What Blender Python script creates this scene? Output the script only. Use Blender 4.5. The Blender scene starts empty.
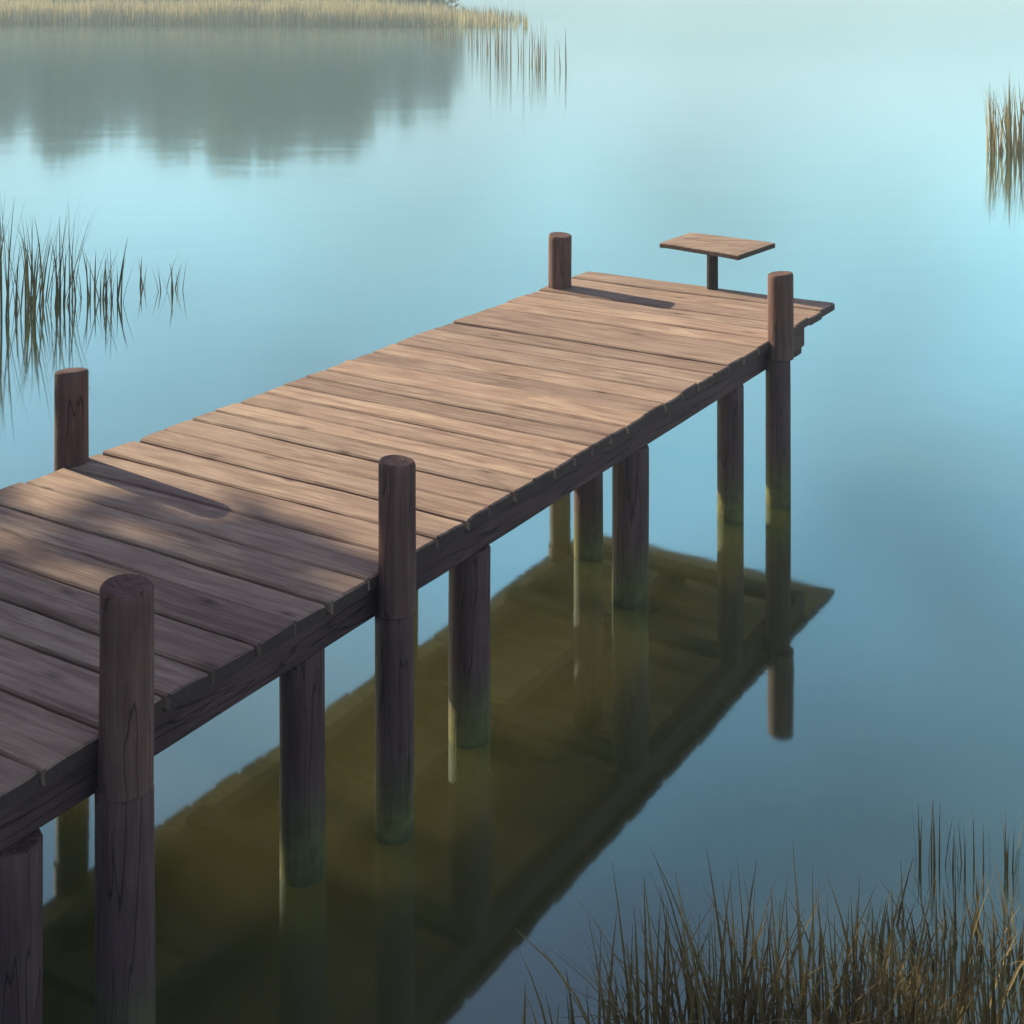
import bpy, math, random
from mathutils import Vector, noise as mnoise
R = math.radians
random.seed(7)
scene = bpy.context.scene
COL = scene.collection

# ------------------------------------------------------------------ settings
CAM_H = 3.0            # camera height above the water
DECK = 0.915           # deck top above the water
SUN_AZ = (-0.790, 0.613)   # horizontal direction towards the sun
SUN_EL = 23.0

# ------------------------------------------------------------------ helpers
def tag(o, label=None, cat=None, group=None, kind=None):
    if label: o['label'] = label
    if cat: o['category'] = cat
    if group: o['group'] = group
    if kind: o['kind'] = kind
    return o

def mesh_obj(name, verts, faces, mat, parent=None, smooth=False, loc=(0, 0, 0)):
    me = bpy.data.meshes.new(name)
    me.from_pydata([tuple(v) for v in verts], [], faces)
    me.materials.append(mat)
    if smooth:
        me.polygons.foreach_set('use_smooth', [True] * len(me.polygons))
    me.update()
    o = bpy.data.objects.new(name, me)
    COL.objects.link(o)
    o.location = loc
    if parent: o.parent = parent
    return o

def empty(name, loc, rz=0):
    o = bpy.data.objects.new(name, None)
    o.empty_display_size = 0.3
    COL.objects.link(o); o.location = loc; o.rotation_euler = (0, 0, rz)
    return o

def copy_tree(o, parent=None):
    c = o.copy(); COL.objects.link(c)
    if parent: c.parent = parent
    for ch in list(o.children): copy_tree(ch, c)
    return c

# ------------------------------------------------------------------ node helpers
class NT:
    def __init__(s, name):
        s.m = bpy.data.materials.new(name); s.m.use_nodes = True
        s.t = s.m.node_tree; s.t.nodes.clear()
        s.out = s.n('ShaderNodeOutputMaterial')
    def n(s, typ, **kw):
        nd = s.t.nodes.new(typ)
        for k, v in kw.items():
            if k[0] == 'i' and k[1:].isdigit(): nd.inputs[int(k[1:])].default_value = v
            elif hasattr(nd, k): setattr(nd, k, v)
            else: nd.inputs[k.replace('_', ' ')].default_value = v
        return nd
    def l(s, a, b): s.t.links.new(a, b)
    def noise(s, vec, scale, detail=4, rough=0.55, vscale=None, dist=0):
        if vscale:
            mp = s.n('ShaderNodeMapping'); mp.inputs['Scale'].default_value = vscale
            s.l(vec, mp.inputs['Vector']); vec = mp.outputs[0]
        nd = s.n('ShaderNodeTexNoise'); nd.inputs['Scale'].default_value = scale
        nd.inputs['Detail'].default_value = detail; nd.inputs['Roughness'].default_value = rough
        nd.inputs['Distortion'].default_value = dist
        s.l(vec, nd.inputs['Vector']); return nd.outputs['Fac']
    def ramp(s, fac, stops):
        r = s.n('ShaderNodeValToRGB'); e = r.color_ramp.elements
        while len(e) < len(stops): e.new(0.5)
        for i, (p, c) in enumerate(stops):
            e[i].position = p; e[i].color = (c, c, c, 1) if isinstance(c, (int, float)) else (*c, 1)
        s.l(fac, r.inputs[0]); return r.outputs[0]
    def mix(s, fac, a, b, mode='MIX'):
        m = s.n('ShaderNodeMix'); m.data_type = 'RGBA'; m.blend_type = mode
        for sock, v in ((m.inputs[0], fac), (m.inputs[6], a), (m.inputs[7], b)):
            if isinstance(v, (int, float)): sock.default_value = v
            elif isinstance(v, tuple): sock.default_value = (*v, 1)
            else: s.l(v, sock)
        return m.outputs[2]
    def math(s, op, a, b=0.0, clamp=False):
        m = s.n('ShaderNodeMath'); m.operation = op; m.use_clamp = clamp
        for sock, v in ((m.inputs[0], a), (m.inputs[1], b)):
            if isinstance(v, (int, float)): sock.default_value = v
            else: s.l(v, sock)
        return m.outputs[0]
    def bump(s, h, strength, dist):
        b = s.n('ShaderNodeBump'); b.inputs['Strength'].default_value = strength
        b.inputs['Distance'].default_value = dist; s.l(h, b.inputs['Height']); return b.outputs[0]
    def principled(s, col, rough=0.7, normal=None, spec=0.3):
        p = s.n('ShaderNodeBsdfPrincipled')
        if isinstance(col, tuple): p.inputs['Base Color'].default_value = (*col, 1)
        else: s.l(col, p.inputs['Base Color'])
        if isinstance(rough, (int, float)): p.inputs['Roughness'].default_value = rough
        else: s.l(rough, p.inputs['Roughness'])
        p.inputs['Specular IOR Level'].default_value = spec
        if normal: s.l(normal, p.inputs['Normal'])
        s.l(p.outputs[0], s.out.inputs[0]); return p

def wood_deck():
    t = NT('weathered_plank_wood')
    tc = t.n('ShaderNodeTexCoord').outputs['Object']
    geo = t.n('ShaderNodeNewGeometry'); rnd = geo.outputs['Random Per Island']
    # every plank samples its own piece of timber
    off = t.n('ShaderNodeCombineXYZ'); t.l(t.math('MULTIPLY', rnd, 37.0), off.inputs[0])
    t.l(t.math('MULTIPLY', rnd, 11.0), off.inputs[2])
    add = t.n('ShaderNodeVectorMath'); add.operation = 'ADD'
    t.l(tc, add.inputs[0]); t.l(off.outputs[0], add.inputs[1]); v = add.outputs[0]
    grain = t.noise(v, 1, 6, 0.62, (2.2, 42, 20), 0.5)
    fine = t.noise(v, 1, 4, 0.7, (7, 150, 60), 0.2)
    figure = t.noise(v, 1, 3, 0.55, (1.8, 10, 6), 1.6)
    blot = t.noise(v, 2.6, 4, 0.6)
    base = t.ramp(figure, [(0.28, (0.24, 0.165, 0.12)), (0.45, (0.36, 0.26, 0.19)), (0.6, (0.44, 0.335, 0.245)), (0.78, (0.50, 0.39, 0.28))])
    base = t.mix(t.ramp(grain, [(0.36, 0.6), (0.52, 0.0)]), base, (0.16, 0.10, 0.075))
    base = t.mix(t.ramp(fine, [(0.3, 0.45), (0.52, 0.0)]), base, (0.16, 0.10, 0.075))
    base = t.mix(t.ramp(blot, [(0.38, 0.0), (0.7, 0.45)]), base, (0.29, 0.195, 0.155))
    # knots
    mp = t.n('ShaderNodeMapping'); mp.inputs['Scale'].default_value = (2.3, 6.5, 4); t.l(v, mp.inputs[0])
    vo = t.n('ShaderNodeTexVoronoi'); vo.inputs['Scale'].default_value = 1.0; t.l(mp.outputs[0], vo.inputs['Vector'])
    wob = t.math('ADD', vo.outputs['Distance'], t.math('MULTIPLY', t.math('SUBTRACT', fine, 0.5), 0.08))
    base = t.mix(t.ramp(wob, [(0.03, 0.85), (0.10, 0.25), (0.17, 0.0)]), base, (0.085, 0.045, 0.03))
    # plank to plank tone
    tone = t.ramp(rnd, [(0.0, (0.74, 0.70, 0.69)), (0.35, (1.0, 0.97, 0.94)), (0.7, (0.88, 0.87, 0.86)), (1.0, (1.12, 1.08, 1.02))])
    base = t.mix(1.0, base, tone, 'MULTIPLY')
    base = t.mix(1.0, base, (1.03, 0.94, 0.97), 'MULTIPLY')
    # sawn ends have weathered darker than the faces
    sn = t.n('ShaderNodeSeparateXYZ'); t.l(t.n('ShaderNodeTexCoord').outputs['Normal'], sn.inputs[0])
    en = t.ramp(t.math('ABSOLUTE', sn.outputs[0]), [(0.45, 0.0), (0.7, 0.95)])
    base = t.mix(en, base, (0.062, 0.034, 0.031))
    h = t.math('ADD', t.math('MULTIPLY', grain, 0.7), t.math('ADD', t.math('MULTIPLY', fine, 0.3), t.ramp(wob, [(0.02, 0.0), (0.12, 0.4)])))
    t.principled(base, t.ramp(grain, [(0.3, 0.9), (0.7, 0.68)]), t.bump(h, 0.75, 0.006), 0.25)
    return t.m

def wood_timber(name, c0, c1, axis, moss=0.0, spec=0.25):
    """axis = stretch direction index of the grain; moss = height above water where algae begins (world z)"""
    t = NT(name)
    tc = t.n('ShaderNodeTexCoord').outputs['Object']
    geo = t.n('ShaderNodeNewGeometry')
    oi = t.n('ShaderNodeObjectInfo').outputs['Random']
    off = t.n('ShaderNodeCombineXYZ')
    for i in range(3): t.l(t.math('MULTIPLY', oi, 17.0 + 5 * i), off.inputs[i])
    add = t.n('ShaderNodeVectorMath'); add.operation = 'ADD'; t.l(tc, add.inputs[0]); t.l(off.outputs[0], add.inputs[1]); v = add.outputs[0]
    sc = [38, 38, 38]; sc[axis] = 2.2
    g = t.noise(v, 1, 5, 0.65, tuple(sc), 0.4)
    b = t.noise(v, 5, 4, 0.6)
    col = t.ramp(g, [(0.3, c0), (0.68, c1)])
    col = t.mix(t.ramp(b, [(0.4, 0.0), (0.75, 0.5)]), col, tuple(x * 0.55 for x in c0))
    crack = t.ramp(t.noise(v, 1, 2, 0.5, tuple(x * (0.5 if i != axis else 0.6) for i, x in enumerate(sc)), 0.3), [(0.485, 0.0), (0.5, 0.85), (0.515, 0.0)])
    col = t.mix(crack, col, tuple(x * 0.3 for x in c0))
    rough = 0.8
    if moss > 0:
        sp = t.n('ShaderNodeSeparateXYZ'); t.l(geo.outputs['Position'], sp.inputs[0])
        hh = t.math('ADD', sp.outputs[2], t.math('MULTIPLY', t.math('SUBTRACT', b, 0.5), 0.22))
        f = t.n('ShaderNodeMapRange'); f.inputs[1].default_value = moss + 0.08; f.inputs[2].default_value = moss - 0.16
        t.l(hh, f.inputs[0])
        alg = t.ramp(t.noise(v, 22, 4, 0.6), [(0.3, (0.085, 0.078, 0.022)), (0.7, (0.15, 0.14, 0.045))])
        col = t.mix(t.math('MULTIPLY', f.outputs[0], 0.85), col, alg)
        # dark wet band at the waterline
        w = t.n('ShaderNodeMapRange'); w.inputs[1].default_value = 0.035; w.inputs[2].default_value = 0.0; t.l(hh, w.inputs[0])
        col = t.mix(t.math('MULTIPLY', w.outputs[0], 0.35), col, (0.02, 0.022, 0.010))
    h = t.math('SUBTRACT', g, t.math('MULTIPLY', crack, 0.6))
    t.principled(col, rough, t.bump(h, 0.8, 0.006), spec)
    return t.m

def leaf_mat(name, stops, trans=0.25, rough=0.6):
    t = NT(name)
    rnd = t.n('ShaderNodeNewGeometry').outputs['Random Per Island']
    col = t.ramp(rnd, stops)
    p = t.n('ShaderNodeBsdfPrincipled'); t.l(col, p.inputs['Base Color']); p.inputs['Roughness'].default_value = rough
    p.inputs['Specular IOR Level'].default_value = 0.2
    tr = t.n('ShaderNodeBsdfTranslucent'); t.l(col, tr.inputs[0])
    mx = t.n('ShaderNodeMixShader'); mx.inputs[0].default_value = trans
    t.l(p.outputs[0], mx.inputs[1]); t.l(tr.outputs[0], mx.inputs[2]); t.l(mx.outputs[0], t.out.inputs[0])
    return t.m

def water_mat():
    t = NT('still_lake_water')
    tc = t.n('ShaderNodeTexCoord').outputs['Object']
    swell = t.noise(tc, 1, 2, 0.5, (0.35, 0.6, 1), 0.3)
    rip = t.noise(tc, 1, 3, 0.5, (2.2, 4.0, 1), 0.2)
    h = t.math('ADD', t.math('MULTIPLY', swell, 0.0035), t.math('MULTIPLY', rip, 0.0004))
    nrm = t.bump(h, 1.0, 1.0)
    murk = t.noise(tc, 0.45, 3, 0.5)
    body = t.ramp(murk, [(0.3, (0.056, 0.052, 0.014)), (0.7, (0.072, 0.068, 0.026))])
    # turbid water: light spreads sideways inside it, so shadows on the body are soft
    d = t.n('ShaderNodeSubsurfaceScattering'); t.l(body, d.inputs['Color']); d.falloff = 'BURLEY'
    d.inputs['Scale'].default_value = 1.0; d.inputs['Radius'].default_value = (1.6, 2.0, 1.6)
    g = t.n('ShaderNodeBsdfGlossy'); g.inputs['Color'].default_value = (0.80, 0.98, 1, 1)
    
    # open water further out is ruffled a little more by the wind
    sp = t.n('ShaderNodeSeparateXYZ'); t.l(tc, sp.inputs[0])
    rr = t.n('ShaderNodeMapRange'); rr.inputs[1].default_value = 10; rr.inputs[2].default_value = 55; rr.inputs[3].default_value = 0.05; rr.inputs[4].default_value = 0.15
    t.l(sp.outputs[1], rr.inputs[0]); t.l(rr.outputs[0], g.inputs['Roughness'])
    g.distribution = 'GGX'; t.l(nrm, g.inputs['Normal'])
    lw = t.n('ShaderNodeLayerWeight'); lw.inputs['Blend'].default_value = 0.5; t.l(nrm, lw.inputs['Normal'])
    fr = t.ramp(lw.outputs['Facing'], [(0.0, 0.04), (0.40, 0.20), (0.55, 0.36), (0.71, 0.60), (0.85, 0.80), (1.0, 0.98)])
    mx = t.n('ShaderNodeMixShader'); t.l(fr, mx.inputs[0]); t.l(d.outputs[0], mx.inputs[1]); t.l(g.outputs[0], mx.inputs[2])
    t.l(mx.outputs[0], t.out.inputs[0]); return t.m

def ground_mat():
    t = NT('muddy_grassy_bank')
    tc = t.n('ShaderNodeTexCoord').outputs['Object']
    a = t.noise(tc, 0.7, 6, 0.6); b = t.noise(tc, 14, 5, 0.65)
    col = t.ramp(a, [(0.35, (0.06, 0.05, 0.028)), (0.6, (0.075, 0.085, 0.03))])
    col = t.mix(t.ramp(b, [(0.4, 0.0), (0.7, 0.6)]), col, (0.03, 0.028, 0.016))
    t.principled(col, 0.9, t.bump(b, 0.6, 0.05), 0.2); return t.m

M_DECK = wood_deck()
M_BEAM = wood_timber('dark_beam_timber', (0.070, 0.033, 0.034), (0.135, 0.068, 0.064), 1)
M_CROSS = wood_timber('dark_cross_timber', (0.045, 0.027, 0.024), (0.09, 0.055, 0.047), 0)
M_POST = wood_timber('brown_post_timber', (0.110, 0.048, 0.040), (0.215, 0.110, 0.088), 2)
M_PILE = wood_timber('damp_pile_timber', (0.082, 0.038, 0.038), (0.160, 0.084, 0.078), 2, moss=0.24)
M_IRON = wood_timber('dark_pedestal_timber', (0.02, 0.016, 0.014), (0.045, 0.033, 0.028), 2)
M_WATER = water_mat()
#M_RUST = wood_timber('rusty_nail', (0.03, 0.017, 0.012), (0.07, 0.035, 0.02), 2)
M_GROUND = ground_mat()
M_BARK = wood_timber('tree_bark', (0.05, 0.038, 0.028), (0.11, 0.085, 0.06), 2)
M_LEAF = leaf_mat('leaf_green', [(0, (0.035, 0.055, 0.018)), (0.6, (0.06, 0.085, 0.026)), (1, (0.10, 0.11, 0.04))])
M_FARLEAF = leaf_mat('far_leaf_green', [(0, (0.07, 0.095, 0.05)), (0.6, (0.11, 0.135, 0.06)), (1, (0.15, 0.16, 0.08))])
M_REED_DARK = leaf_mat('reed_dark_green', [(0, (0.03, 0.028, 0.016)), (0.5, (0.055, 0.055, 0.028)), (1, (0.11, 0.095, 0.045))])
M_REED_TAN = leaf_mat('reed_dry_tan', [(0, (0.14, 0.11, 0.045)), (0.5, (0.28, 0.215, 0.09)), (1, (0.40, 0.31, 0.14))])
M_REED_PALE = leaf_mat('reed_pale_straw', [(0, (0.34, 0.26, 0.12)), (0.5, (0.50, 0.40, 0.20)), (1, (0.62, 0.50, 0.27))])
M_REED_BROWN = leaf_mat('reed_brown', [(0, (0.14, 0.092, 0.035)), (0.5, (0.22, 0.15, 0.058)), (1, (0.30, 0.21, 0.09))])

# ------------------------------------------------------------------ terrain and water
def smooth(a, b, x):
    k = min(1, max(0, (x - a) / (b - a))); return k * k * (3 - 2 * k)

def land_height(x, y):
    n = mnoise.noise(Vector((x * 0.11, y * 0.11, 3.1))) * 1.6 + mnoise.noise(Vector((x * 0.5, y * 0.5, 1.1))) * 0.25
    near = smooth(1.4 + n * 0.4, -4.5, y)                       # the bank the camera stands on
    left = smooth(-11.5 - 0.36 * max(0, y) + n, -15.5 - 0.36 * max(0, y) + n, x) * (1 - smooth(100, 130, -x) * 0)
    far = smooth(89 + n, 96 + n, y) * (1 - smooth(-12 + n, -5 + n, x))
    farr = smooth(300, 330, y)
    k = max(near, left, far, farr)
    return -1.4 + 2.75 * k + 0.06 * n * k

def build_ground():
    # one sheet, finer near the camera
    def axis(lo, hi, fine_lo, fine_hi, step, coarse):
        a = []; v = lo
        while v < hi:
            a.append(v); v += step if fine_lo <= v < fine_hi else coarse
        a.append(hi); return a
    xs = axis(-420, 420, -60, 30, 1.2, 12); ys = axis(-60, 640, -20, 110, 1.2, 12)
    vs = [(x, y, land_height(x, y)) for y in ys for x in xs]
    nx = len(xs)
    fs = [(j * nx + i, j * nx + i + 1, (j + 1) * nx + i + 1, (j + 1) * nx + i) for j in range(len(ys) - 1) for i in range(nx - 1)]
    o = mesh_obj('ground', vs, fs, M_GROUND, smooth=True); tag(o, kind='structure')
    w = mesh_obj('water', [(-420, -60, 0), (420, -60, 0), (420, 640, 0), (-420, 640, 0)], [(0, 1, 2, 3)], M_WATER)
    tag(w, kind='structure')
build_ground()

# ------------------------------------------------------------------ the pier
# local frame: Y runs out along the pier, X across it (towards the viewer's right)
ANG = -math.atan2(0.528, 0.849)
pier = empty('wooden_pier', (0, 0, 0), ANG)
tag(pier, 'weathered wooden pier of tan planks on dark piles, running out over the still water', 'pier')

TR, TL = -3.0, -4.77
seams = [2.507, 2.735, 2.95, 3.13, 3.33, 3.51, 3.68, 3.89, 4.10, 4.30, 4.503, 4.66, 4.84, 5.0, 5.16, 5.33, 5.49, 5.66,
         5.82, 6.02, 6.22, 6.42, 6.61, 6.80, 7.0, 7.2, 7.41, 7.6, 7.81, 8.0, 8.2, 8.42, 8.66]
s = 2.507
while s > -2.3:
    s -= random.uniform(0.18, 0.22); seams.insert(0, s)
wide = {2.735: .022, 2.95: .022, 3.33: .016, 3.68: .018, 4.503: .022, 6.42: .022, 4.84: .012, 5.33: .013, 4.10: .014}

def build_deck():
    vs, fs = [], []
    TH = 0.040
    for i in range(len(seams) - 1):
        a, b = seams[i], seams[i + 1]
        ga = wide.get(a, 0.007 + 0.003 * math.sin(i * 2.1)) / 2; gb = wide.get(b, 0.007) / 2
        x0 = TL + random.uniform(-0.008, 0.008); x1 = TR + random.uniform(-0.005, 0.005)
        z0 = DECK + random.uniform(-0.003, 0.003); tilt = random.uniform(-0.0045, 0.0045)
        cup = random.uniform(-0.003, 0.003); skew = random.uniform(-0.004, 0.004)
        NX = 30; sd = random.uniform(0, 99)
        c = 0.007
        base = len(vs)
        for k in range(NX + 1):
            f = k / NX
            # first and last rings sit close to the end to give a worn, rounded end
            if k == 0: x = x0
            elif k == 1: x = x0 + 0.008
            elif k == NX - 1: x = x1 - 0.008
            elif k == NX: x = x1
            else: x = x0 + (x1 - x0) * (k - 0.5) / (NX - 1)
            e = 0.005 if k in (0, NX) else 0.0
            wa = mnoise.noise(Vector((x * 3.1, sd, 0))) * 0.006 + mnoise.noise(Vector((x * 14, sd, 5))) * 0.0025
            wb = mnoise.noise(Vector((x * 3.1, sd + 20, 0))) * 0.006 + mnoise.noise(Vector((x * 14, sd + 20, 5))) * 0.0025
            ya = a + ga + wa + e + skew * (f - .5); yb = b - gb + wb - e + skew * (f - .5)
            zz = z0 + mnoise.noise(Vector((x * 1.6, sd, 9))) * 0.004 - e
            m = (ya + yb) / 2
            ring = [(x, ya, zz - TH), (x, ya, zz - c - tilt), (x, ya + c, zz - tilt), (x, m - .03, zz + cup), (x, m + .03, zz + cup), (x, yb - c, zz + tilt),
                    (x, yb, zz - c + tilt), (x, yb, zz - TH)]
            # ragged end
            if k in (0, NX):
                ring = [(p[0] + mnoise.noise(Vector((p[1] * 22, sd, 3))) * 0.003, p[1], p[2]) for p in ring]
            vs += ring
        n = 8
        for k in range(NX):
            for q in range(n):
                p0 = base + k * n + q; p1 = base + k * n + (q + 1) % n
                fs.append((p0, p1, p1 + n, p0 + n))
        fs.append(tuple(base + q for q in range(n))[::-1]); fs.append(tuple(base + NX * n + q for q in range(n)))
    return mesh_obj('deck', vs, fs, M_DECK, pier)
build_deck()

def beam(name, p0, p1, w, h, mat, parent, ch=0.008, seg=14, wob=0.004):
    """squared timber from p0 to p1 (same height); p is centre of the top face"""
    p0, p1 = Vector(p0), Vector(p1); d = (p1 - p0); L = d.length; d.normalize()
    side = Vector((-d.y, d.x, 0)); vs, fs = [], []; sd = random.uniform(0, 99)
    prof = [(-w/2, -ch), (-w/2 + ch, 0), (w/2 - ch, 0), (w/2, -ch), (w/2, -h + ch), (w/2 - ch, -h), (-w/2 + ch, -h), (-w/2, -h + ch)]
    for k in range(seg + 1):
        f = k / seg; c = p0 + d * L * f
        for j, (u, z) in enumerate(prof):
            e = 0.004 if k in (0, seg) else 0
            jz = mnoise.noise(Vector((f * L * 2.2, j * .3, sd))) * wob; ju = mnoise.noise(Vector((f * L * 2.2, j * .3, sd + 9))) * wob
            q = c + side * (u * (1 - e * 6) + ju) + Vector((0, 0, z + (jz if z < -ch * 1.5 else 0)))
            vs.append(q)
    n = len(prof)
    for k in range(seg):
        for q in range(n):
            fs.append((k*n+q, k*n+(q+1) % n, (k+1)*n+(q+1) % n, (k+1)*n+q))
    fs.append(tuple(range(n))[::-1]); fs.append(tuple(seg*n+q for q in range(n)))
    return mesh_obj(name, vs, fs, mat, parent)

UND = DECK - 0.049
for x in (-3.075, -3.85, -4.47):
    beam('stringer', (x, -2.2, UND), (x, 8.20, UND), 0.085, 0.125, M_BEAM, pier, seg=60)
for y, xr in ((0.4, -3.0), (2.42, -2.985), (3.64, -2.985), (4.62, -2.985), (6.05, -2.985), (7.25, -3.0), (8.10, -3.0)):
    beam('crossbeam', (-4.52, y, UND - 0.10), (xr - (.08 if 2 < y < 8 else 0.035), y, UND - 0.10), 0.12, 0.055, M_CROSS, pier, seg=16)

def log(name, x, y, z0, z1, r0, r1, mat, lean=(0, 0), flat=0.0, parent=None, rings=14, seg=20):
    vs, fs = [], []; sd = random.uniform(0, 99)
    hs = [0, 0.004] + [i / rings for i in range(1, rings)] + [1 - 0.010 / (z1 - z0), 1 - 0.003 / (z1 - z0), 1.0]
    for f in hs:
        z = z0 + (z1 - z0) * f; r = r0 + (r1 - r0) * f
        if f == 1.0: r -= 0.011
        elif f > 1 - 0.006 / (z1 - z0): r -= 0.004
        for k in range(seg):
            a = 2 * math.pi * k / seg
            rr = r * (1 + 0.055 * mnoise.noise(Vector((math.cos(a) * 1.2, math.sin(a) * 1.2, z * 1.2 + sd))) + 0.02 * mnoise.noise(Vector((math.cos(a) * 4, math.sin(a) * 4, z * 3 + sd))))
            vs.append((lean[0] * f + rr * math.cos(a), lean[1] * f + rr * math.sin(a), z + (0.006 * math.sin(a + sd) if f > 0.98 else 0)))
    n = seg; m = len(hs)
    for j in range(m - 1):
        for k in range(n): fs.append((j*n+k, j*n+(k+1) % n, (j+1)*n+(k+1) % n, (j+1)*n+k))
    fs.append(tuple(range(n))[::-1])
    # slightly dished top
    c = len(vs); top = (m-1)*n; vs.append((lean[0], lean[1], z1 - 0.004))
    for k in range(n): fs.append((top + k, top + (k+1) % n, c))
    o = mesh_obj(name, vs, fs, mat, parent, smooth=True, loc=(x, y, 0))
    o.data.polygons.foreach_set('use_smooth', [len(p.vertices) == 4 for p in o.data.polygons])
    return o

# posts standing proud of the deck, bolted to its sides
posts = [(-2.945, 2.746, 0.775, 1.325, .074), (-2.955, 3.995, 0.775, 1.298, .066), (-2.955, 7.61, 0.82, 1.296, .074),
         (-4.79, 4.16, 0.78, 1.300, .072), (-4.685, 8.13, 0.78, 1.262, .078), (-4.815, 2.70, 0.78, 1.30, .07), (-2.95, 0.6, .78, 1.3, .072), (-4.815, 0.6, .78, 1.3, .072)]
plabel = ['nearest post, fully in shade', 'post half way along the near edge', 'far post at the right end of the deck',
          'post on the far edge casting a long shadow', 'post at the far left corner of the deck', None, None, None]
for (x, y, z0, z1, r), lb in zip(posts, plabel):
    o = log('post', x, y, z0, z1, r * 1.0, r * 0.985, M_POST, parent=pier)
    if lb: o['label'] = lb
# piles in the water
piles = [(-2.95, 2.75, .775, .079), (-2.96, 3.99, .775, .066), (-2.96, 7.60, .82, .070),
         (-3.06, 2.45, .75, .080), (-3.09, 3.66, .75, .076), (-3.09, 4.64, .75, .080), (-3.10, 6.04, .75, .086), (-3.10, 7.24, .75, .072),
         (-3.52, 6.41, .85, .074), (-4.79, 4.16, .78, .068), (-4.815, 2.70, .78, .068), (-4.815, .6, .78, .068), (-4.685, 8.13, .78, .070),
         (-4.42, 6.05, .75, .07), (-3.12, 0.4, .75, .075)]
for x, y, z1, r in piles:
    log('pile', x, y, -1.3, z1, r * 1.05, r, M_PILE, lean=(random.uniform(-.01, .01), random.uniform(-.012, .012)), parent=pier)

# ------------------------------------------------------------------ small board table past the end
def table():
    cx, cy, zt = 1.31, 9.325, 1.17
    t = empty('board_table', (cx, cy, DECK + .003))
    tag(t, 'small low tan board table on thin dark pedestal on the far end of the pier', 'table')
    A, B, Cc, D = (0.99, 9.57), (1.243, 9.95), (1.765, 9.57), (1.45, 9.15)
    vs, fs = [], []; n = 10; th = 0.032
    def P(u, v):
        x = (1-u)*(1-v)*A[0] + (1-u)*v*B[0] + u*v*Cc[0] + u*(1-v)*D[0]
        y = (1-u)*(1-v)*A[1] + (1-u)*v*B[1] + u*v*Cc[1] + u*(1-v)*D[1]
        return x - cx, y - cy
    # two boards side by side with a hairline joint, each a closed slab with eased edges
    for v0, v1 in ((0.0, 0.495), (0.505, 1.0)):
        b = len(vs); e = 0.012
        for k in range(n + 1):
            u = k / n; eu = e if k in (0, n) else 0
            j = mnoise.noise(Vector((u * 6, v0 * 9, 4))) * 0.008
            for (v, z) in ((v0 + j, -th), (v0 + j, -.006), (v0 + e + j, 0), (v1 - e, 0), (v1, -.006), (v1, -th)):
                x, y = P(u, v); vs.append((x, y, zt - DECK + z - eu * .3))
        for k in range(n):
            for q in range(6): fs.append((b+k*6+q, b+(k+1)*6+q, b+(k+1)*6+(q+1) % 6, b+k*6+(q+1) % 6))
        fs.append(tuple(b+q for q in range(6))); fs.append(tuple(b+n*6+q for q in range(6))[::-1])
    mesh_obj('tabletop', vs, fs, M_DECK, t)
    px = 0.0
    log('pedestal', px, 0.0, 0.0, zt - DECK - th + 0.004, .038, .037, M_IRON, parent=t)
table()

# ------------------------------------------------------------------ reeds
def reed_verts(vs, fs, x, y, z, h, w, lean, curve, az, seg=5, fold=0.35):
    """a folded, tapering, bending blade"""
    dx, dy = math.cos(az), math.sin(az); sx, sy = -dy, dx
    b = len(vs)
    for k in range(seg + 1):
        f = k / seg
        bend = lean * f * h + curve * (f ** 2.6) * h
        hh = h * f - 0.35 * curve * (f ** 3) * h
        ww = w * (1 - f ** 1.5) * .55 + 0.0004
        cx, cy, cz = x + dx * bend, y + dy * bend, z + hh
        vs += [(cx + sx * ww, cy + sy * ww, cz), (cx + dx * ww * fold, cy + dy * ww * fold, cz), (cx - sx * ww, cy - sy * ww, cz)]
    for k in range(seg):
        o = b + 3 * k
        fs += [(o, o + 1, o + 4, o + 3), (o + 1, o + 2, o + 5, o + 4)]

def clump(name, cx, cy, n, rx, ry, h0, h1, w, mat, label, cat='reeds', group=None, lean=0.12, curve=0.12, z=-0.06, kind=None, dense=0.5, bias=0.0):
    random.seed(name + label)
    vs, fs = [], []
    for i in range(n):
        a = random.uniform(0, 6.283); r = random.random() ** dense
        x, y = rx * r * math.cos(a), ry * r * math.sin(a)
        h = random.uniform(h0, h1) * (1 - 0.35 * r * random.random())
        le = random.gauss(0, 1) * lean; cu = abs(random.gauss(0, 1)) * curve
        az = math.atan2(y, x + 1e-5) + random.gauss(0, .8) if random.random() < .7 else random.uniform(0, 6.283)
        reed_verts(vs, fs, x, y, z, h - z, w * random.uniform(.6, 1.3), abs(le) + bias * random.random(), cu, az)
    o = mesh_obj(name, vs, fs, mat, loc=(cx, cy, 0))
    return tag(o, label, cat, group, kind)

def at(px, py, h=0.0):
    d = 1427.0 * (CAM_H - h) / (py + 30.0); return (px - 512) / 1427.0 * d, d

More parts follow.
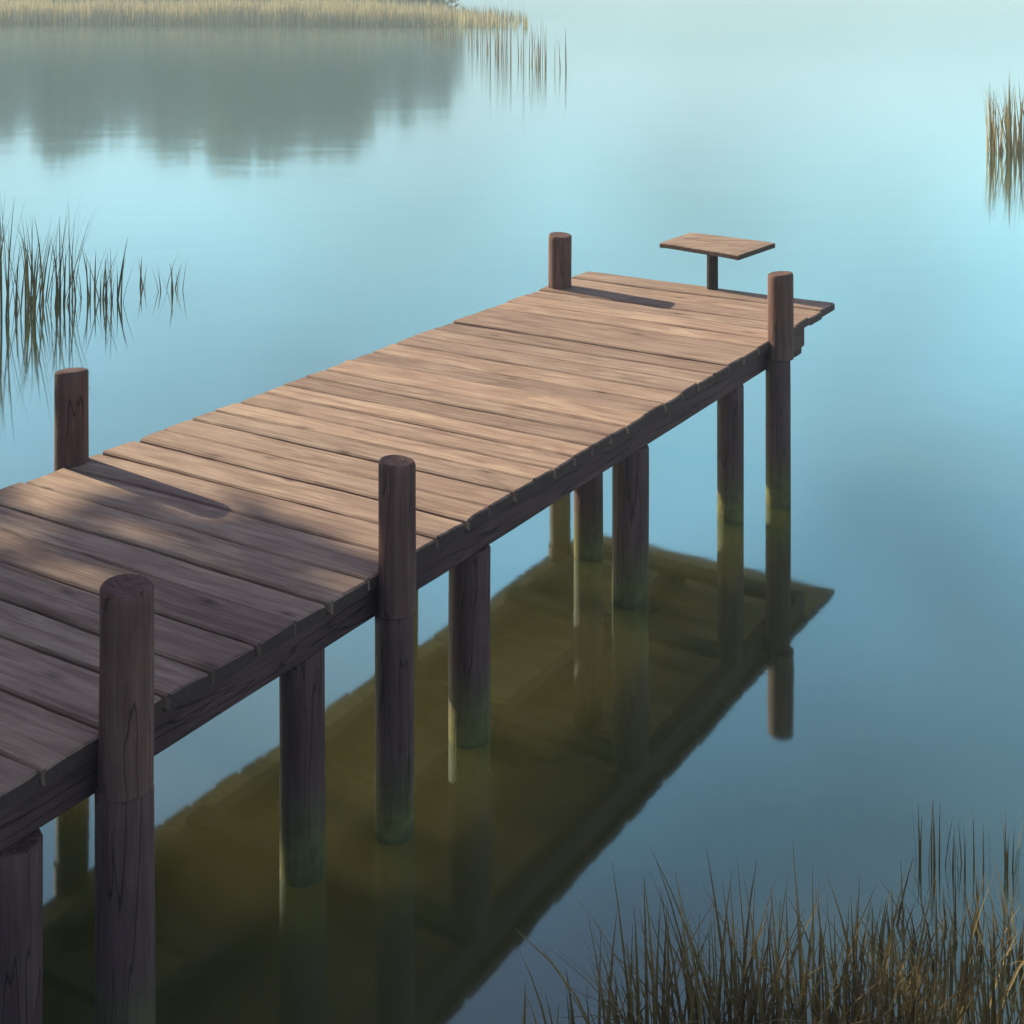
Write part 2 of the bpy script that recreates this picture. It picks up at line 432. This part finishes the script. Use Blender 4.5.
G = 'reed clumps standing in the water left of the pier'
left = [(2, 318, 34, .34, .25, .75, 1.15, 'dark reed clump cut by the left picture edge, tallest of the left clumps'),
        (40, 306, 30, .26, .2, .6, 1.08, 'thick dark reed clump just inside the left edge, tips at two heights'),
        (66, 300, 10, .10, .1, .7, 1.02, 'narrow reed clump with one tall stem, right side of the tall left reeds'),
        (94, 298, 13, .14, .1, .3, .58, 'short reed clump between the tall left reeds and the two smallest tufts'),
        (114, 302, 10, .09, .08, .3, .60, 'short reed clump with steep crossing blades, right of its twin'),
        (142, 286, 4, .05, .05, .22, .38, 'faint tuft of few thin stems, smallest on the left water'),
        (172, 290, 9, .13, .08, .22, .42, 'small loose tuft of reeds, rightmost on the left water')]
for px, py, n, rx, ry, h0, h1, lb in left:
    x, y = at(px, py)
    clump('reed_clump', x, y, int(n * 1.25), rx, ry, h0, h1, .015, M_REED_DARK, lb, 'reeds', G, lean=.13, curve=.09)

x, y = at(1012, 152)
clump('reed_clump', x + .2, y, 120, .62, .35, .85, 1.45, .032, M_REED_TAN, 'tan reed clump at the right picture edge, behind the pier end', 'reeds', lean=.1, curve=.06)
x, y = at(1003, 150)
clump('reed_clump', x, y, 10, .25, .1, .9, 1.4, .025, M_REED_BROWN, 'few brown stems in front of the tan reeds at the right picture edge', 'reeds', lean=.12, curve=.04)

# far bank: reed bed along the shore, sparse reeds on its tip
def far_bed():
    vs, fs = [], []
    for i in range(26000):
        x = random.uniform(-62, .8); k = random.random()
        y = 78 + 13 * k ** 1.5 + mnoise.noise(Vector((x * .12, 0, 3.1))) * 1.2 - 0.16 * max(0, x + 20) * (x > -20) * 1.0
        h = random.uniform(.8, 1.6) + .5 * mnoise.noise(Vector((x * .3, y, 2)))
        edge = 1 - smooth(-9, 1, x + mnoise.noise(Vector((y * .6, x * .4, 7))) * 3)
        if random.random() > edge + .05: continue
        h *= .55 + .45 * edge
        reed_verts(vs, fs, x, y, -.05, max(.4, h), .09, abs(random.gauss(0, .1)), .05, random.uniform(0, 6.28), seg=3)
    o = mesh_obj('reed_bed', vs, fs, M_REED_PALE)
    tag(o, 'tan reed bed along the far shore at the top left', 'reed bed', kind='stuff')
far_bed()
gf = 'thin reeds off the far bank'
for px, py, n, h1, lb in [(438, 38, 26, 2.0, 'leftmost thin reed clump at the tip of the far reed bed'), (462, 44, 24, 2.2, 'second thin reed clump from the far reed bed, going right'),
                      (488, 52, 22, 2.3, 'third thin reed clump from the far reed bed, going right'), (512, 60, 20, 2.3, 'fourth thin reed clump from the far reed bed, above the far left post'),
                      (534, 66, 18, 2.3, 'last thin reed clump before open water at the top centre'), (546, 70, 8, 1.8, 'outermost few reed stems at the top centre, next to pale open water')]:
    x, y = at(px, py)
    clump('reed_clump', x, y, n, .75, .6, .8, h1, .032, M_REED_BROWN, lb, 'reeds', gf, lean=.05, curve=.03)

# foreground reeds, lower right
gn = 'reed tussocks in the shallow water at the lower right'
fore = [(500, 1075, 7, .14, .15, .20, .32, 'few thin reed blades leaning left at the bottom edge, leftmost in front'),
        (585, 1085, 22, .16, .14, .22, .42, 'small tussock of leaning reeds left of the big bushy one'),
        (690, 1080, 150, .24, .18, .36, .60, 'big bushy tussock of brown reeds at the bottom edge'),
        (745, 1090, 90, .16, .14, .36, .63, 'tall narrow tussock of reeds beside the big bushy one'),
        (825, 1085, 120, .24, .18, .34, .60, 'brown tussock between the tall narrow one and the corner'),
        (905, 1090, 120, .24, .2, .30, .52, 'brown tussock second from the lower right corner'),
        (990, 1090, 130, .26, .22, .30, .54, 'brown tussock filling the lower right corner')]
for px, py, n, rx, ry, h0, h1, lb in fore:
    x, y = at(px, py)
    clump('reed_tussock', x, y, n, rx, ry, h0 * .86, h1 * .88, .0105, M_REED_BROWN, lb, 'reeds', gn, lean=.20, curve=.26, dense=.6)
for px, py, n, h1, lb in [(880, 985, 50, .24, 'low brown tussock behind the corner reeds, leftmost of three'),
                          (945, 965, 60, .26, 'low brown tussock behind the corner reeds, middle of three'),
                          (1015, 955, 60, .28, 'low brown tussock behind the corner reeds, cut by the right edge')]:
    x, y = at(px, py)
    clump('reed_tussock', x, y, n, .22, .18, .08, h1, .008, M_REED_BROWN, lb, 'reeds', gn, lean=.2, curve=.2, dense=.6)
for px, py, n, h1, lb in [(930, 862, 5, .30, 'few faint thin stems standing above the corner reeds, left group'),
                          (968, 868, 6, .28, 'few faint thin stems standing above the corner reeds, middle group'),
                          (1008, 872, 6, .27, 'few faint thin stems standing above the corner reeds, right group')]:
    x, y = at(px, py)
    clump('reed_clump', x, y, n + 5, .06, .05, .12, h1 * .75, .006, M_REED_BROWN, lb, 'reeds', gn, lean=.05, curve=.03)

# ------------------------------------------------------------------ trees
def limb(vs, fs, p0, p1, r0, r1, seg=8, n=5, wob=.1):
    p0, p1 = Vector(p0), Vector(p1); d = (p1 - p0).normalized()
    a = d.orthogonal().normalized(); b = d.cross(a); base = len(vs); sd = random.uniform(0, 99); L = (p1 - p0).length
    for k in range(n + 1):
        f = k / n; c = p0.lerp(p1, f) + a * mnoise.noise(Vector((f * 2, sd, 0))) * wob * L * f * (1 - f) * 3
        r = r0 + (r1 - r0) * f
        for q in range(seg):
            t = 6.2832 * q / seg; vs.append(c + (a * math.cos(t) + b * math.sin(t)) * r)
    for k in range(n):
        for q in range(seg): fs.append((base+k*seg+q, base+k*seg+(q+1) % seg, base+(k+1)*seg+(q+1) % seg, base+(k+1)*seg+q))

def make_tree(name, H, crown_r, clumps, leaves, leaf, mat, low=.25, seed=1, shape=None):
    random.seed(seed)
    t = empty(name, (0, 0, 0))
    vs, fs = [], []
    top = Vector((random.uniform(-.3, .3), random.uniform(-.3, .3), H * .8))
    limb(vs, fs, (0, 0, -.3), top, H * .028, H * .006, 10, 9, .06)
    cs = []
    for i in range(clumps):
        for _ in range(60):
            a = random.uniform(0, 6.283); f = random.uniform(low, 1.0); 
            prof = crown_r * (math.sin(math.pi * min(1, max(.04, (f - low) / (1 - low) * .86 + .12))) ** .6)
            r = prof * random.random() ** .45
            c = Vector((r * math.cos(a), r * math.sin(a), f * H))
            if all((c - q[0]).length > crown_r * .22 for q in cs): break
        rad = crown_r * random.uniform(.2, .36)
        cs.append((c, rad))
        if i % 2 == 0:
            z = max(H * .15, c.z - r * .6 - .4); limb(vs, fs, (top.x * z / top.z, top.y * z / top.z, z), c, H * .010, H * .003, 6, 4, .15)
    mesh_obj('trunk', vs, fs, M_BARK, t, smooth=True)
    vs, fs = [], []
    for c, rad in cs:
        for j in range(leaves):
            d = Vector((random.gauss(0, 1), random.gauss(0, 1), random.gauss(0, .75))); d.normalize()
            p = c + d * rad * random.random() ** .5 * random.uniform(.85, 1.15)
            u = Vector((random.gauss(0, 1), random.gauss(0, 1), random.gauss(0, .6))).normalized(); v = u.orthogonal().normalized()
            l = leaf * random.uniform(.7, 1.3); b = len(vs)
            vs += [p - u * l, p + v * l * .42 + Vector((0, 0, l * .1)), p + u * l, p - v * l * .42]
            fs.append((b, b+1, b+2, b+3))
    mesh_obj('crown', vs, fs, mat, t)
    return t

# trees on the left bank whose shade lies over the near half of the pier (outside the frame)
def uv(u, v): return (.790 * v + .613 * u, -.613 * v + .790 * u)
SHADE = [(-4.2, -13.2, 2), (-1.98, -16.0, 3), (-5.7, -18.5, 4), (-10.5, -16.5, 5), (-2.9, -21, 6)]
protoA = None
for i, (u, v, sd) in enumerate(SHADE):
    x, y = uv(u, v)
    if protoA is None:
        protoA = make_tree('shade_tree', 14.0, 4.6, 220, 300, .31, M_LEAF, low=.2, seed=sd); o = protoA
    else: o = copy_tree(protoA)
    o.location = (x, y, max(0, land_height(x, y)) - .1); o.rotation_euler.z = 1.3 + i * 2.1
    tag(o, 'tall leafy tree on the left bank, outside the picture, shading the near planks', 'tree', 'shade trees on the left bank')

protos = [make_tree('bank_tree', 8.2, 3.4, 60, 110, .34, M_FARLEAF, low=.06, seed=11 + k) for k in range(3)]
random.seed(5)
xx = -60.0; i = 0
while xx < -5:
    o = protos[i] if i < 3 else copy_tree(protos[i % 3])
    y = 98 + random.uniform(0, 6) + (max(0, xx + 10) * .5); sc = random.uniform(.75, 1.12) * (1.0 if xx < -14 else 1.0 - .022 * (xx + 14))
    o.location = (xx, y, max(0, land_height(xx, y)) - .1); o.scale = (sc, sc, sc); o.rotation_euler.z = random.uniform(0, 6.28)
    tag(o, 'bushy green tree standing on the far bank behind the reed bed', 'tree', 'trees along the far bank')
    xx += random.uniform(1.9, 2.8); y += 0; i += 1

# ------------------------------------------------------------------ light, sky, air
w = bpy.data.worlds.new('World'); scene.world = w; w.use_nodes = True
nt = w.node_tree; nt.nodes.clear()
out = nt.nodes.new('ShaderNodeOutputWorld'); bg = nt.nodes.new('ShaderNodeBackground'); bg.inputs[1].default_value = 0.075
sky = nt.nodes.new('ShaderNodeTexSky'); sky.sky_type = 'NISHITA'; sky.sun_disc = False
sky.sun_elevation = R(SUN_EL); sky.sun_rotation = math.atan2(SUN_AZ[0], SUN_AZ[1])
sky.air_density = 1.0; sky.dust_density = 1.0; sky.ozone_density = 1.5
tcn = nt.nodes.new('ShaderNodeTexCoord')
mp = nt.nodes.new('ShaderNodeMapping'); mp.inputs['Scale'].default_value = (1, 1, 2.6); nt.links.new(tcn.outputs['Generated'], mp.inputs[0])
nz = nt.nodes.new('ShaderNodeTexNoise'); nz.inputs['Scale'].default_value = 2.6; nz.inputs['Detail'].default_value = 4; nz.inputs['Roughness'].default_value = .5
nt.links.new(mp.outputs[0], nz.inputs['Vector'])
rp = nt.nodes.new('ShaderNodeValToRGB'); rp.color_ramp.elements[0].position = .45; rp.color_ramp.elements[0].color = (0, 0, 0, 1)
rp.color_ramp.elements[1].position = .75; rp.color_ramp.elements[1].color = (.5, .5, .5, 1); nt.links.new(nz.outputs[0], rp.inputs[0])
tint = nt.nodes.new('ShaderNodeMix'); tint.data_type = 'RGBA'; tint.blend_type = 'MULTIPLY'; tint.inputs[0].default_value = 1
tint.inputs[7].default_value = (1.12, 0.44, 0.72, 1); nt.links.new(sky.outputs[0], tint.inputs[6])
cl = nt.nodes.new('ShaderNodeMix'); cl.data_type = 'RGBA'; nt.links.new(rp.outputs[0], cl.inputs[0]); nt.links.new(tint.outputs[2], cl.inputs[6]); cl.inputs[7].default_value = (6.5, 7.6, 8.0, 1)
# bright misty band low in the sky
sp = nt.nodes.new('ShaderNodeSeparateXYZ'); nt.links.new(tcn.outputs['Generated'], sp.inputs[0])
def wramp(stops):
    q = nt.nodes.new('ShaderNodeValToRGB'); e = q.color_ramp.elements
    while len(e) < len(stops): e.new(.5)
    for i, (p, c) in enumerate(stops): e[i].position = p; e[i].color = (*c, 1)
    nt.links.new(sp.outputs[2], q.inputs[0]); return q.outputs[0]
bandf = wramp([(0.0, (.85,) * 3), (0.30, (.85,) * 3), (0.40, (.75,) * 3), (0.52, (.70,) * 3), (0.72, (0,) * 3)])
bandc = wramp([(0.0, (.66, .83, .88)), (0.09, (.41, .63, .70)), (0.17, (.27, .56, .65)), (0.25, (.21, .50, .64)), (0.375, (.18, .48, .66)), (0.5, (.12, .34, .47))])
sc10 = nt.nodes.new('ShaderNodeVectorMath'); sc10.operation = 'SCALE'; sc10.inputs['Scale'].default_value = 10.5; nt.links.new(bandc, sc10.inputs[0])
# soft unevenness of the mist
nz2 = nt.nodes.new('ShaderNodeTexNoise'); nz2.inputs['Scale'].default_value = 3.4; nz2.inputs['Detail'].default_value = 2; nt.links.new(tcn.outputs['Generated'], nz2.inputs['Vector'])
mr = nt.nodes.new('ShaderNodeMapRange'); mr.inputs[1].default_value = .3; mr.inputs[2].default_value = .7; mr.inputs[3].default_value = .62; mr.inputs[4].default_value = 1.38
nt.links.new(nz2.outputs[0], mr.inputs[0])
sc11 = nt.nodes.new('ShaderNodeVectorMath'); sc11.operation = 'SCALE'; nt.links.new(mr.outputs[0], sc11.inputs['Scale']); nt.links.new(sc10.outputs[0], sc11.inputs[0])
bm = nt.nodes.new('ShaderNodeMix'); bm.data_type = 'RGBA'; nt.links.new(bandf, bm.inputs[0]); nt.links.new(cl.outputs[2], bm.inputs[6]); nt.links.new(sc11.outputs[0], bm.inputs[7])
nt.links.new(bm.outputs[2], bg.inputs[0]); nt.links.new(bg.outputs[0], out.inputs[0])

sl = bpy.data.lights.new('sun', 'SUN'); sl.energy = 5.0; sl.angle = R(0.55); sl.color = (1.0, 0.93, 0.66)
so = bpy.data.objects.new('sun', sl); COL.objects.link(so)
dirv = Vector((SUN_AZ[0] * math.cos(R(SUN_EL)), SUN_AZ[1] * math.cos(R(SUN_EL)), math.sin(R(SUN_EL))))
so.rotation_euler = dirv.to_track_quat('Z', 'Y').to_euler(); so.location = dirv * 60

HAZE = 0.0036
if HAZE > 0:
    t = NT('lake_haze')
    pv = t.n('ShaderNodeVolumePrincipled'); pv.inputs['Color'].default_value = (0.80, 0.93, 1.0, 1); pv.inputs['Density'].default_value = HAZE
    pv.inputs['Anisotropy'].default_value = 0.0
    t.l(pv.outputs[0], t.out.inputs['Volume'])
    X, Y0, Y1, Z0, Z1 = 421, -61, 641, -2.6, 17.0
    v = [(-X, Y0, Z0), (X, Y0, Z0), (X, Y1, Z0), (-X, Y1, Z0), (-X, Y0, Z1), (X, Y0, Z1), (X, Y1, Z1), (-X, Y1, Z1)]
    o = mesh_obj('haze', v, [(3, 2, 1, 0), (4, 5, 6, 7), (0, 1, 5, 4), (1, 2, 6, 5), (2, 3, 7, 6), (3, 0, 4, 7)], t.m)
    tag(o, kind='stuff')
    o['label'] = 'pale haze over the lake'; o['category'] = 'haze'

# ------------------------------------------------------------------ camera
cd = bpy.data.cameras.new('camera'); cam = bpy.data.objects.new('camera', cd); COL.objects.link(cam)
cam.location = (0, 0, CAM_H); cam.rotation_euler = (R(90), 0, 0)
cd.sensor_width = 36; cd.lens = 1427 / 1024 * 36; cd.shift_y = -542 / 1024; cd.clip_end = 2000; cd.clip_start = .05
scene.camera = cam
scene.view_settings.view_transform = 'Standard'; scene.view_settings.look = 'None'; scene.view_settings.gamma = 1
scene.view_settings.exposure = 1.1
scene.render.resolution_x = 1024; scene.render.resolution_y = 1024
